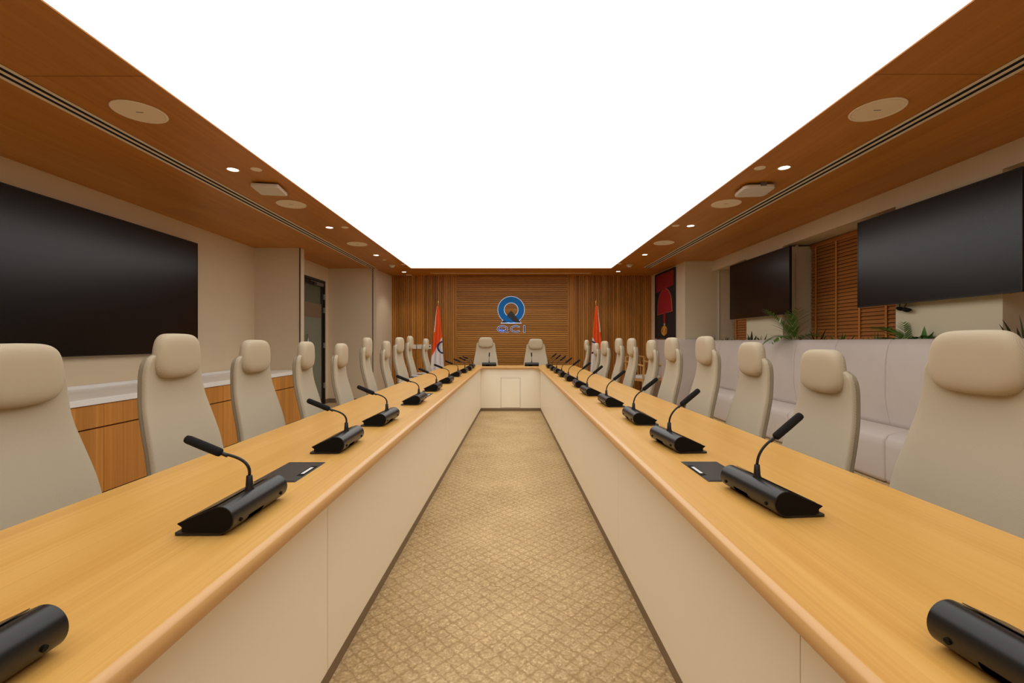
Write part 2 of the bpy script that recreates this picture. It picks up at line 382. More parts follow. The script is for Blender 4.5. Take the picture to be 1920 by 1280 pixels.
# right side: wall beside the artwork, return, beam, columns, windows
rw = bmesh.new(); prism(rw, [(2.97, 9.72), (3.02, 7.96), (3.25, 7.96), (3.25, 9.72)], 'Z', 0, CZ)
struct('wall_right', rw, M['wallp'], label='pale wall beside the artwork')
struct('wall_return', B((3.02, 3.95, 7.94, 8.06, 0, CZ)), M['colpaint'], label='pale return wall facing the camera')
struct('trim_4', B((2.945, 3.0, 7.97, 9.70, 0, 1.205)), M['leather'], label='low grey panel along the foot of the right wall')
struct('ceiling_beam', B(3.50, 3.58, NY, 7.94, 2.40, CZ), M['wallp'], label='beige beam above the windows')
struct('ceiling_soffit', B(3.58, 3.98, NY, 7.94, 2.42, 2.5), M['colpaint'], label='soffit over the window recess')
struct('wall_sill', B((3.50, 3.98, NY, 7.94, 0, 1.04)), M['colpaint'], label='low wall under the windows')
struct('wall_column_far', B((3.5, 3.98, 5.88, 6.79, 1.04, 2.40)), M['colpaint'], label='pale column behind the far right screen')
struct('wall_column_near', B((3.5, 3.98, 3.245, 4.15, 1.04, 2.40)), M['colpaint'], label='pale column behind the near right screen')
struct('wall_column_end', B((3.5, 3.98, NY, 1.2, 1.04, 2.40)), M['colpaint'], label='pale column near the camera')
struct('trim_5', B((3.60, 3.612, 7.925, 7.94, 1.04, 2.40)), M['white'], label='thin white strip on the return wall')
struct('trim_6', B((3.66, 3.69, 5.862, 5.88, 1.04, 2.42)), M['wallp'], label='thin strip on the side of the far column')
wins = [(6.80, 7.92, 'window behind the far right screen'), (4.16, 5.87, 'window between the two right screens'), (1.21, 3.235, 'window nearest the camera on the right')]
for i, (a, b, lb) in enumerate(wins):
    w = struct('window_%d' % (i+1), B((3.93, 3.97, a, b, 1.04, 1.09), (3.93, 3.97, a, b, 2.37, 2.42), (3.93, 3.97, a, a+.05, 1.09, 2.37), (3.93, 3.97, b-.05, b, 1.09, 2.37)), M['grey'], label=lb)
    struct('window_pane', B(3.95, 3.955, a+.05, b-.05, 1.09, 2.37), M['winglass'], w)
    # wooden venetian blind
    t = empty('venetian_blind', (3.86, (a+b)/2, 1.05)); tag(t, ['dark wooden venetian blind partly hidden by the far right screen', 'brown wooden venetian blind between the two right screens', 'wooden venetian blind behind the screen nearest the camera'][i], 'blind', 'wooden blinds')
    hw = (b-a)/2-.01
    sl = bmesh.new()
    z = .02
    while z < 1.31:
        # slat tilted nearly closed
        prism(sl, [(-.010, z), (-.006, z), (.012, z+.040), (.008, z+.040)], 'Y', -hw, hw); z += .042
    obj('slat_panel', sl, M['blind'], t)
    hr = B((-.02, .03, -hw, hw, 1.31, 1.36)); obj('head_rail', hr, M['blind'], t)
    y = hw-.10
    while y > -hw+.02:
        obj('ladder_tape', B((-.0145, -.0125, y-.014, y+.014, .0, 1.33)), M['tape'], t); y -= .36
struct('night_sheet', B(4.3, 4.35, NY, 8.2, 0, 3), M['darkslot'], label='black sheet standing in for darkness beyond the windows')  # flat black sheet paints the night darkness outside; not a real wall
# corridor behind the glass door
struct('wall_corridor', B((-5.3, -5.2, 6.95, 10, 0, 2.6), (-5.2, -3.64, 9.9, 10, 0, 2.6), (-5.2, -3.64, 6.95, 7.05, 0, 2.6)), M['corr'], label='corridor wall beyond the glass door')
struct('ceiling_corridor', B(-5.3, -3.64, 6.5, 10, 2.6, 2.65), M['corr'], label='corridor ceiling beyond the glass door')
dfr = struct('door_1', B((-3.60, -3.51, 7.66, 7.70, 0, 2.30), (-3.60, -3.51, 8.52, 8.56, 0, 2.30), (-3.60, -3.51, 7.66, 8.56, 2.26, 2.30)), M['doorframe'], label='glass door with a dark metal frame in the left recess')
struct('door_leaf', B((-3.575, -3.535, 7.705, 7.75, .01, 2.255), (-3.575, -3.535, 8.47, 8.515, .01, 2.255), (-3.575, -3.535, 7.75, 8.47, .01, .10), (-3.575, -3.535, 7.75, 8.47, 2.18, 2.255)), M['doorframe'], dfr)
struct('door_pane', B(-3.56, -3.552, 7.75, 8.47, .10, 2.18), M['glass'], dfr)
struct('frosted_film', B(-3.551, -3.549, 7.75, 8.47, .10, 1.60), M['frost'], dfr)
struct('film_band', B(-3.551, -3.548, 7.75, 8.47, 1.60, 1.86), M['film'], dfr)
struct('door_closer', B((-3.535, -3.48, 8.12, 8.42, 2.18, 2.24), (-3.50, -3.485, 7.9, 8.2, 2.225, 2.24)), M['grey'], dfr, bevel=.004)
for z in (.35, 1.1, 1.75, 2.0):
    struct('hinge', B(-3.53, -3.505, 8.505, 8.53, z-.05, z+.05), M['silver'], dfr)
struct('door_handle', lathe(bmesh.new(), [(0.012, 0), (0.012, .35)], (-3.50, 7.80, .95), 10), M['silver'], dfr, smooth=True)
cl_ = bpy.data.lights.new('corridor_lamp', 'AREA'); cl_.energy = 9; cl_.size = .6; cl_.color = (1, .93, .8)
clo = bpy.data.objects.new('corridor_lamp', cl_); link(clo); clo.location = (-4.5, 8.6, 2.58); tag(clo, 'lamp in the corridor beyond the glass door', 'light')
clo['kind'] = 'structure'
struct('baseboard_left', B((-3.52, -3.505, 8.57, 8.72, 0, .08), (-3.52, -2.67, 8.705, 8.72, 0, .08)), M['plinth'], label='dark skirting around the door recess')
# wall sockets on back wall
for i, (x0, x1) in enumerate(((-2.115, -2.035), (-2.02, -1.915), (-1.79, -1.715))):
    s = obj('wall_socket', B(x0, x1, BY-.046, BY-.034, 1.012, 1.105), M['white'], bevel=.003)
    tag(s, ['leftmost white socket plate on the slatted back wall', 'middle white socket plate on the slatted back wall', 'white socket plate with a dark outlet, beside the left flag'][i], 'socket', 'white socket plates')
    if i == 2: obj('outlet', B(x0+.03, x0+.055, BY-.048, BY-.045, 1.05, 1.075), M['blackm'], s)

# ---------------------------------------------------------------- ceiling fixtures
def slot(name, x0, x1, y0, y1, label, along='Y'):
    t = empty(name, ((x0+x1)/2, (y0+y1)/2, CZ)); tag(t, label, 'air diffuser')
    w = (x1-x0)/2; h = (y1-y0)/2
    obj('backing', B(-w, w, -h, h, -.002, .002), M['darkslot'], t)
    s = 2*w
    for a, b in ((0, .19), (.41, .59), (.81, 1)):
        obj('slot_bar', B(-w+a*s, -w+b*s, -h, h, -.004, -.001), M['slotbar'], t, bevel=.0006)
    return t
slot('linear_diffuser', -2.715, -2.578, -1.0, 8.62, 'long double-slot air diffuser in the left side of the wooden ceiling')
slot('linear_diffuser', 2.49, 2.628, -1.0, 8.62, 'long double-slot air diffuser in the right side of the wooden ceiling')
t = obj('linear_diffuser', B(-1.67, 1.62, 9.30, 9.345, CZ-.006, CZ+.001), M['slotbar'], bevel=.002)
tag(t, 'thin linear diffuser in the ceiling strip above the logo wall', 'air diffuser')
def speaker():
    t = empty('ceiling_speaker')
    obj('trim_ring', lathe(bmesh.new(), [(.128, 0), (.142, -.001), (.143, -.004), (.140, -.008), (.126, -.007), (.125, 0)], n=48, cap=False), M['trimwhite'], t, smooth=True)
    obj('grille', lathe(bmesh.new(), [(0, -.005), (.127, -.005), (.127, 0), (0, 0)], n=48), M['grille'], t)
    obj('badge', B(-.02, .02, -.003, .003, -.0065, -.005), M['grey'], t)
    return t
sp0 = speaker(); first = True
for side, pts in (('left', [(-2.267, 2.77), (-2.247, 4.63), (-2.22, 6.52)]), ('right', [(2.204, 2.745), (2.17, 4.61), (2.15, 6.44)])):
    for k, (x, y) in enumerate(pts):
        o = sp0 if first else copy_tree(sp0); first = False
        o.location = (x, y, CZ); o.rotation_euler.z = .15 if side == 'left' else -.1
        tag(o, '%s round beige ceiling speaker on the %s side of the ceiling' % (('largest', 'middle', 'smallest')[k] if 0 else ('nearest', 'middle', 'farthest')[k], side), 'speaker', 'ceiling speakers')
def downlight():
    t = empty('downlight')
    obj('trim_ring', lathe(bmesh.new(), [(.040, .0), (.050, -.001), (.051, -.004), (.048, -.006), (.040, -.004), (.040, .0)], n=32, cap=False), M['trimwhite'], t, smooth=True)
    obj('lamp', lathe(bmesh.new(), [(0, -.003), (.040, -.003), (.040, 0), (0, 0)], n=32), M['lamp'], t)
    ld = bpy.data.lights.new('spot_lamp', 'SPOT'); ld.energy = SPOT_POWER; ld.spot_size = math.radians(95); ld.spot_blend = .6; ld.shadow_soft_size = .04; ld.color = (1, .9, .76)
    lo = bpy.data.objects.new('spot_lamp', ld); link(lo, t); lo.location = (0, 0, -.01)
    return t
d0 = downlight(); first = True
DL = [('left', [(-2.27, 3.70), (-2.24, 5.58), (-2.2, 7.37), (-2.17, 9.15)]), ('right', [(2.19, 3.66), (2.16, 5.50), (2.14, 7.33), (2.12, 9.08)])]
for side, pts in DL:
    for k, (x, y) in enumerate(pts):
        o = d0 if first else copy_tree(d0); first = False
        o.location = (x, y, CZ)
        tag(o, '%s glowing round downlight on the %s side of the ceiling' % (('nearest', 'second', 'third', 'farthest')[k], side), 'downlight', 'ceiling downlights')
k = 0
BPL = [(-2.08, 3.70, .043, 'near left'), (-2.05, 5.58, .043, 'middle left'), (-2.19, 7.80, .035, 'far left, beyond the third downlight'), (-1.98, 8.27, .04, 'far left, by the light panel corner'), (-2.17, 9.58, .06, 'far left corner'),
       (2.0, 3.67, .043, 'near right'), (1.98, 5.50, .043, 'middle right'), (1.94, 8.2, .04, 'far right')]
for x, y, r, lb in BPL:
    o = obj('cover_plate', lathe(bmesh.new(), [(0, -.005), (r*.9, -.005), (r, -.002), (r, 0), (0, 0)], n=28), M['trimwhite'], loc=(x, y, CZ))
    tag(o, 'small round blank cover plate on the ceiling, %s' % lb, 'cover plate', 'ceiling cover plates')
for x, y, lb in ((-2.2, 8.35, 'left'), (2.15, 8.32, 'right')):
    t = empty('smoke_detector', (x, y, CZ)); tag(t, 'small white smoke detector at the far %s of the ceiling' % lb, 'smoke detector', 'smoke detectors')
    obj('base', lathe(bmesh.new(), [(0, 0), (.055, 0), (.055, -.015), (0, -.015)], n=24), M['white'], t)
    obj('sensor_dome', lathe(bmesh.new(), [(.042, -.015), (.04, -.03), (.025, -.042), (0, -.045)], n=24), M['white'], t, smooth=True)
def rrect(w, h, r, n=5):
    o = []
    for cx, cy, a0 in ((w-r, h-r, 0), (-w+r, h-r, 90), (-w+r, -h+r, 180), (w-r, -h+r, 270)):
        for i in range(n+1):
            a = math.radians(a0+90*i/n); o.append((cx+r*math.cos(a), cy+r*math.sin(a)))
    return o
t = empty('wireless_access_point', (-2.19, 4.11, CZ), .15); tag(t, 'white square access point box under the left wooden ceiling', 'access point')
bm = bmesh.new(); prism(bm, rrect(.115, .125, .015), 'Z', -.045, -.014); obj('housing', bm, M['white'], t, bevel=.006)
obj('mount', B(-.08, .08, -.09, .09, -.014, 0), M['grey'], t)
t = empty('wireless_access_point', (2.20, 4.13, CZ), -.12); tag(t, 'white rounded access point with a grey bracket under the right wooden ceiling', 'access point')
bm = bmesh.new(); prism(bm, rrect(.135, .135, .045), 'Z', -.05, -.018); obj('housing', bm, M['white'], t, bevel=.008)
obj('mount', B(-.09, .11, -.10, .09, -.018, 0), M['grey'], t)
obj('bracket', B(.0, .05, -.139, -.133, -.034, -.004), M['grey'], t)

# ---------------------------------------------------------------- conference table
tb = empty('conference_table', (0, 0, 0)); tag(tb, 'long U-shaped oak conference table with cream panels', 'table')
TI_L, TI_R, TO_L, TO_R = -.505, .442, -1.14, 1.093
CF, CB = 7.62, 8.14; TE = -.75
def wing(xi, xo, name):
    bm = bmesh.new(); s = 1 if xo > xi else -1
    box(bm, *sorted((xi+s*.014, xo)), TE, CF+.0, TZ-.042, TZ)
    return bm
obj('tabletop', wing(TI_L, TO_L, ''), M['table'], tb, bevel=.004, label='left wing of the oak tabletop')
obj('tabletop', wing(TI_R, TO_R, ''), M['table'], tb, bevel=.004, label='right wing of the oak tabletop')
obj('tabletop', B(TO_L, TO_R, CF+.014, CB, TZ-.042, TZ), M['table_x'], tb, bevel=.004, label='cross piece of the oak tabletop')
# rounded moulding along the inner edge, with a cut corner
c = .075
path = [(TI_L, TE), (TI_L, CF-c), (TI_L+c, CF), (TI_R-c, CF), (TI_R, CF-c), (TI_R, TE)]
em = bmesh.new()
prof = [(0.016, 0.0), (.006, -.001), (.001, -.006), (-.0015, -.014), (-.0015, -.024), (.003, -.034), (.010, -.041), (.016, -.042)]
rings = []
for i, (x, y) in enumerate(path):
    p = Vector((x, y)); dirs = []
    if i > 0: dirs.append((p-Vector(path[i-1])).normalized())
    if i < len(path)-1: dirs.append((Vector(path[i+1])-p).normalized())
    ns = [Vector((-d.y, d.x)) for d in dirs]           # outward: to the left of travel
    n = sum(ns, Vector((0, 0))).normalized(); k = 1/max(.3, n.dot(ns[0]))
    rings.append([em.verts.new((x+n.x*a*k, y+n.y*a*k, TZ+z)) for a, z in prof])
for a, b in zip(rings, rings[1:]):
    for j in range(len(prof)-1): em.faces.new((a[j], a[j+1], b[j+1], b[j]))
obj('edge_moulding', em, M['edge'], tb, smooth=True)
for s in (1, -1):       # corner fillets of top behind the cut corner
    bm = bmesh.new(); x = TI_L if s > 0 else TI_R
    prism(bm, [(x-s*.001, CF-c+.01), (x+s*(c-.01), CF+.001), (x+s*(c-.01), CF+.015), (x-s*.015, CF+.015), (x-s*.015, CF-c+.01)], 'Z', TZ-.042, TZ-.0004)
    obj('corner_piece', bm, M['table_x'], tb)
# modesty panels (slightly splayed)
def panel(p0, p1, zz0, zz1, th, out):
    bm = bmesh.new(); (x0, y0), (x1, y1) = p0, p1
    prism(bm, [(x0, y0), (x1, y1), (x1+out[0]*th, y1+out[1]*th), (x0+out[0]*th, y0+out[1]*th)], 'Z', zz0, zz1); return bm
lx = lambda y: -.525-(7.66-y)*(.103/6.15)
rx = lambda y: .478+(7.66-y)*(.083/6.15)
ysl = [TE+.02, 1.55, 4.03, 7.66]
for a, b in zip(ysl, ysl[1:]):
    obj('modesty_panel', panel((lx(a), a), (lx(b-.004), b-.004), .05, TZ-.042, .02, (-1, 0)), M['modesty'], tb)
ysr = [TE+.02, .9, 2.35, 5.0, 7.66]
for a, b in zip(ysr, ysr[1:]):
    obj('modesty_panel', panel((rx(a), a), (rx(b-.003), b-.003), .05, TZ-.042, .02, (1, 0)), M['modesty'], tb)
obj('modesty_panel', B(-.56, .51, 7.66, 7.68, .05, TZ-.042), M['modesty'], tb)
obj('door_gap', B(-.189, .139, 7.658, 7.661, .058, .559), M['plinth'], tb)
obj('access_door', B(-.185, .135, 7.654, 7.662, .062, .555), M['modesty'], tb, bevel=.002, label='flush access door in the cross panel')
obj('plinth', panel((lx(TE)-.001, TE+.03), (lx(7.66)-.001, 7.67), 0, .052, .02, (-1, 0)), M['plinth'], tb)
obj('plinth', panel((rx(TE)+.001, TE+.03), (rx(7.66)+.001, 7.67), 0, .052, .02, (1, 0)), M['plinth'], tb)
obj('plinth', B(-.53, .485, 7.662, 7.69, 0, .052), M['plinth'], tb)
for x in (-.90, .86):
    for y in (-.6, 1.4, 3.4, 5.4, 7.3):
        obj('support_panel', B(*sorted((x, x+(.24 if x < 0 else -.26))), y-.015, y+.015, .0, TZ-.042), M['modesty'], tb)
# power plates set in the top
for x0, x1, y0, y1, inner, lb in ((-.772, -.647, 1.357, 1.578, 1, 'black power plate with white label, inlaid in the left table wing near the camera'),
                                  (.588, .713, 1.362, 1.585, -1, 'black power plate with white label, inlaid in the right table wing near the camera'),
                                  (-.762, -.637, 3.43, 3.68, 1, 'black power plate with white label, inlaid halfway down the left table wing')):
    t = empty('power_plate', ((x0+x1)/2, (y0+y1)/2, TZ)); tag(t, lb, 'power plate', 'inlaid power plates')
    w, h = (x1-x0)/2, (y1-y0)/2
    obj('frame', B(-w, w, -h, h, 0.0002, .002), M['plate'], t, bevel=.0008)
    obj('lid', B(-w+.006, w-.006, -h+.006, h-.006, .002, .0032), M['plate'], t, bevel=.0008)
    e = inner*(w-.012)
    obj('finger_recess', B(*sorted((e-.011, e+.007)), -.055, .055, .0032, .0038), M['blackm'], t)
    obj('label_strip', B(*sorted((e-.006, e+.004)), -.036, .036, .0038, .0044), M['label'], t)
obj('cable_lid', B(-.145, .09, 7.80, 7.90, TZ+.0003, TZ+.003), M['cabinet'], tb, bevel=.001, label='low brown cable lid in the middle of the cross piece')

# ---------------------------------------------------------------- microphones
def mic(pose):
    """user side is -Y; the housing tube lies along X"""
    t = empty('conference_microphone'); w = .118
    cy, cz, r = .031, .034, .030
    prof = []
    for i in range(21):      # circle from top tangent round the back to the bottom
        a = math.radians(108-i*198/20); prof.append((cy+r*math.cos(a), cz+r*math.sin(a)))
    prof += [(-.052, .0075), (-.052, .019), (-.062, .026), (-.060, .0275)]
    bm = bmesh.new(); prism(bm, prof, 'X', -w, w); obj('housing', bm, M['black'], t, bevel=.0012, seg=2)
    for s in (-1, 1):
        bm = bmesh.new(); q = [((y-.0)*.96-.0005, (z-.03)*.92+.03) for y, z in prof]; prism(bm, q, 'X', s*w, s*(w+.0012)); obj('end_cap', bm, M['blackm'], t)
    bm = bmesh.new(); prism(bm, [(x, y-.018) for x, y in rrect(w, .052, .008, 3)], 'Z', 0, .006); obj('base_plate', bm, M['black'], t, bevel=.001)
    bm = bmesh.new(); prism(bm, [(-.052, .0305), (.018, .0628), (.0175, .0638), (-.0525, .0315)], 'X', -w+.01, w-.01); obj('control_panel', bm, M['blackmetal'], t)
    bm = bmesh.new(); q = []
    for i in range(8):
        a = math.radians(-22-i*60/7); q.append((cy+(r+.0006)*math.cos(a), cz+(r+.0006)*math.sin(a)))
    for i in range(8):
        a = math.radians(-82+i*60/7); q.append((cy+(r-.004)*math.cos(a), cz+(r-.004)*math.sin(a)))
    prism(bm, q, 'X', -.005, .055); obj('port_shade', bm, M['port'], t)  # slightly raised block; pure black paints the dark inside the port hole
    for x in (-.085, .09):
        bm = bmesh.new(); sweep(bm, [(x, cy+r*.93, cz-.008), (x, cy+r+.0012, cz-.009)], .0045, 10); obj('socket', bm, M['blackm'], t)
    yb = .027
    obj('neck_sleeve', lathe(bmesh.new(), [(.0125, 0), (.011, .006), (.0085, .012), (.0068, .038), (.0055, .039), (0, .039)], (0, yb, .058), 16), M['blackmetal'], t, smooth=True)
    if pose == 'low': P = ((0, yb, .096), (0, yb+.006, .135), (0, -.012, .143), (0, -.040, .150)); e = (0, -.128, .186)
    else: P = ((0, yb, .096), (0, yb-.002, .130), (0, .004, .150), (0, -.022, .166)); e = (0, -.098, .226)
    bm = bmesh.new(); sweep(bm, bez(*P, n=14), .0036, 8); obj('gooseneck', bm, M['blackmetal'], t, smooth=True)
    a, b = Vector(P[3]), Vector(e); d = (b-a)
    bm = bmesh.new(); sweep(bm, [a-d*.16, a-d*.03], .0048, 10); obj('neck_joint', bm, M['blackmetal'], t)
    bm = bmesh.new(); ts = (-.01, .0, .03, .08, .5, .9, .97, .995, 1.0); rs = (.002, .006, .0096, .0104, .0107, .0104, .009, .0055, .001)
    sweep(bm, [a+d*q for q in ts], list(rs), 14); obj('windscreen', bm, M['foam'], t, smooth=True)
    return t
protos = {'low': mic('low'), 'high': mic('high')}; usedm = set()
def place_mic(x, y, rz, pose, label, group):
    o = protos[pose] if pose not in usedm else copy_tree(protos[pose]); usedm.add(pose)
    o.location = (x, y, TZ); o.rotation_euler.z = rz; tag(o, label, 'microphone', group)
LM = [(-.662, .50), (-.662, 1.10), (-.688, 1.815), (-.676, 2.36), (-.664, 3.11), (-.678, 3.92), (-.667, 4.63), (-.68, 5.50), (-.66, 6.12), (-.64, 6.62), (-.65, 7.15)]
RM = [(.642, .515), (.672, 1.20), (.655, 1.82), (.666, 2.39), (.653, 3.02), (.62, 3.60), (.632, 4.22), (.63, 4.87), (.62, 5.44), (.62, 6.06), (.61, 6.59), (.605, 7.2)]
for i, (x, y) in enumerate(LM):
    place_mic(x, y, -PI/2+random.uniform(-.04, .04)*(i > 1), 'low', 'black gooseneck microphone on the left table wing, %s from the camera' % (ORD[i] if i < 10 else 'farthest'), 'microphones on the left wing')
for i, (x, y) in enumerate(RM):
    place_mic(x, y, PI/2+(.09 if i in (1, 2, 0) else random.uniform(-.02, .08)), 'high', 'black gooseneck microphone on the right table wing, %s from the camera' % ORD[i], 'microphones on the right wing')
place_mic(-.39, 7.77, PI, 'high', 'black microphone on the cross table before the left head chair', 'microphones on the cross table')
place_mic(.336, 7.77, PI, 'high', 'black microphone on the cross table before the right head chair', 'microphones on the cross table')

# ---------------------------------------------------------------- chairs
def chair():
    """front is -Y, origin on the floor under the seat centre, headrest top at 1.19"""
    t = empty('office_chair')
    wt = [(.40, .225), (.52, .236), (.66, .229), (.76, .218), (.85, .203), (.94, .186), (1.03, .175), (1.11, .163)]
    ft = [(.40, .15), (.50, .172), (.60, .186), (.70, .204), (.80, .230), (.90, .254), (1.0, .264), (1.06, .262), (1.11, .256)]
    bm = bmesh.new(); NZ, NX = 30, 12; F = []; Bk = []
    for i in range(NZ+1):
        z = .40+(1.11-.40)*i/NZ; hw = catm(wt, z)
        ct = (1.11-z)      # round the shoulders
        if ct < .05: hw -= .05-math.sqrt(max(0, .05**2-(.05-ct)**2))
        y0 = catm(ft, z); rf, rb = [], []
        for j in range(NX+1):
            u = -1+2*j/NX; x = hw*u
            yy = y0-.022*u*u+.010*abs(u)**8     # gently wrapped front
            rf.append(bm.verts.new((x, yy, z)))
        F.append(rf)
    bk = bmesh.new()
    for i in range(NZ):
        for j in range(NX): bm.faces.new((F[i][j], F[i][j+1], F[i+1][j+1], F[i+1][j]))
    o = obj('backrest', bm, M['fabric'], t, smooth=True)
    sd = o.modifiers.new('thick', 'SOLIDIFY'); sd.thickness = .026; sd.offset = -1
    bv = o.modifiers.new('bevel', 'BEVEL'); bv.width = .009; bv.segments = 3; bv.limit_method = 'ANGLE'; bv.angle_limit = math.radians(50)
    # rear shell, a little narrower and behind
    bm = bmesh.new(); G = []
    for i in range(NZ+1):
        z = .42+(1.10-.42)*i/NZ; hw = catm(wt, z)-.003; ct = 1.10-z
        if ct < .05: hw -= .05-math.sqrt(max(0, .05**2-(.05-ct)**2))
        y0 = catm(ft, z)+.027; r = []
        for j in range(NX+1):
            u = -1+2*j/NX; r.append(bm.verts.new((hw*u, y0-.022*u*u-.0*u, z)))
        G.append(r)
    for i in range(NZ):
        for j in range(NX): bm.faces.new((G[i][j], G[i][j+1], G[i+1][j+1], G[i+1][j]))
    o = obj('back_shell', bm, M['shell'], t, smooth=True)
    sd = o.modifiers.new('thick', 'SOLIDIFY'); sd.thickness = .026; sd.offset = -1
    bv = o.modifiers.new('bevel', 'BEVEL'); bv.width = .011; bv.segments = 3; bv.limit_method = 'ANGLE'; bv.angle_limit = math.radians(50)
    # headrest cushion: superellipsoid
    bm = bmesh.new(); NU, NV = 40, 26; rows = []
    for i in range(NV+1):
        v = -PI/2+PI*i/NV; row = []
        for j in range(NU):
            u = 2*PI*j/NU
            sp = lambda a, e: math.copysign(abs(a)**e, a)
            cx = sp(math.cos(v), .42)*sp(math.cos(u), .5); cyy = sp(math.cos(v), .6)*sp(math.sin(u), .85); czz = sp(math.sin(v), .52)
            x = .136*cx*(1-.13*max(0, czz)); y = .040*cyy; z = .094*czz-.008*(1-cx*cx)*(czz < 0)
            row.append((x, y+.012*cx*cx*-1+.0, z))
        rows.append(row)
    V = [[bm.verts.new((x, y+.233+(-.012 if z < 0 else .0)*0+z*-.02, z+1.096)) for x, y, z in row] for row in rows[1:-1]]
    bot = bm.verts.new((0, .233, 1.096-.102)); top = bm.verts.new((0, .231, 1.1905))
    for a, b in zip(V, V[1:]):
        for j in range(NU): bm.faces.new((a[j], a[(j+1) % NU], b[(j+1) % NU], b[j]))
    for j in range(NU):
        bm.faces.new((bot, V[0][(j+1) % NU], V[0][j])); bm.faces.new((top, V[-1][j], V[-1][(j+1) % NU]))
    obj('headrest', bm, M['headfab'], t, smooth=True)
    obj('headrest_stem', B(-.05, .05, .255, .268, 1.0, 1.14), M['shell'], t, bevel=.004)
    bm = bmesh.new(); prism(bm, [(x, y-.03) for x, y in rrect(.225, .23, .07, 6)], 'Z', .42, .485); obj('seat', bm, M['fabric'], t, bevel=.025, seg=4)
    bm = bmesh.new(); prism(bm, [(x, y-.02) for x, y in rrect(.21, .19, .06, 5)], 'Z', .385, .42); obj('seat_pan', bm, M['shell'], t, bevel=.008)
    for s in (-1, 1):
        bm = bmesh.new()
        prism(bm, [(x+s*.243, y+.075) for x, y in rrect(.022, .11, .019, 5)], 'Z', .640, .660); a = obj('armrest', bm, M['chairgrey'], t, bevel=.006, seg=3)
        bm = bmesh.new(); sweep(bm, bez((s*.243, .08, .642), (s*.25, .09, .55), (s*.245, .06, .44), (s*.17, .05, .41), 10), .015, 10); obj('arm_bracket', bm, M['chairgrey'], a, smooth=True)
    bm = bmesh.new(); prism(bm, [(.06, .39), (.20, .41), (.232, .52), (.222, .53), (.19, .44), (.06, .42)], 'X', -.05, .05); obj('back_bracket', bm, M['shell'], t, bevel=.006)
    obj('gas_lift', lathe(bmesh.new(), [(.022, .14), (.022, .39), (0, .39)], n=16), M['chrome'], t, smooth=True)
    base = bmesh.new(); lathe(base, [(.035, .07), (.035, .22), (.028, .23), (0, .23)], n=16)
    for k in range(5):
        a = 2*PI*k/5+.3; ca, sa = math.cos(a), math.sin(a)
        sweep(base, [(ca*.02, sa*.02, .115), (ca*.18, sa*.18, .10), (ca*.31, sa*.31, .075)], [.026, .022, .014], 8)
    obj('star_base', base, M['chrome'], t)
    for k in range(5):
        a = 2*PI*k/5+.3; ca, sa = math.cos(a)*.31, math.sin(a)*.31
        bm = bmesh.new(); sweep(bm, [(ca-.02*math.sin(a), sa+.02*math.cos(a), .028), (ca+.02*math.sin(a), sa-.02*math.cos(a), .028)], .028, 14); obj('caster', bm, M['casterm'], t)
    return t
ch0 = chair(); cused = [False]
def place_chair(hx, hy, rz, top, label, group, arm=0):
    """hx, hy: where the headrest centre stands"""
    if not cused[0]: o = ch0; cused[0] = True
    else: o = copy_tree(ch0)
    off = Matrix.Rotation(rz, 3, 'Z') @ Vector((0, .233, 0))
    o.location = (hx-off.x, hy-off.y, 0); o.rotation_euler.z = rz
    dz = top-1.19
    for c_ in o.children:
        if c_.name.split('.')[0] not in ('star_base', 'caster'): c_.location.z = dz
    for c_ in o.children:
        if c_.name.startswith('armrest'): c_.location.z += arm
    tag(o, label, 'chair', group)
# left row: headrest centre x, y, extra turn, top height
LC = [(-1.524, 1.398, .085, 1.164), (-1.504, 2.033, .05, 1.205), (-1.542, 2.718, 0, 1.18), (-1.463, 3.218, .18, 1.17), (-1.40, 3.713, .15, 1.155), (-1.397, 4.374, .17, 1.208),
      (-1.383, 4.983, .15, 1.176), (-1.405, 5.66, 0, 1.223), (-1.432, 6.364, .09, 1.247), (-1.356, 7.13, .06, 1.216)]
RC = [(1.426, 1.392, .04, 1.205), (1.422, 2.072, -.016, 1.134), (1.41, 2.663, -.08, 1.167), (1.345, 3.149, -.08, 1.207), (1.319, 3.737, -.09, 1.203), (1.346, 4.371, -.15, 1.185),
      (1.294, 4.897, -.11, 1.206), (1.307, 5.545, -.10, 1.211), (1.289, 6.30, .03, 1.177), (1.30, 7.0, -.09, 1.146), (1.27, 7.72, -.13, 1.197)]
NM = ['largest and nearest', 'second', 'third', 'fourth', 'fifth', 'sixth', 'seventh', 'eighth', 'ninth', 'tenth', 'farthest']
for i, (x, y, _, tp) in enumerate(LC):
    place_chair(x, y, PI/2+_, tp, 'beige high-back office chair along the left table wing, %s from the camera' % (NM[i] if i < 9 else 'farthest'), 'chairs along the left wing', -.05 if i in (0, 1, 2, 5) else 0)
for i, (x, y, _, tp) in enumerate(RC):
    place_chair(x, y, -PI/2+_, tp, 'beige high-back office chair along the right table wing, %s from the camera' % NM[i], 'chairs along the right wing', -.06 if i < 5 else 0)
place_chair(-.49, 8.5, 0.03, 1.25, 'beige chair at the head of the table, left of the logo', 'chairs at the head of the table')
place_chair(.443, 8.5, -0.02, 1.222, 'beige chair at the head of the table, right of the logo', 'chairs at the head of the table')

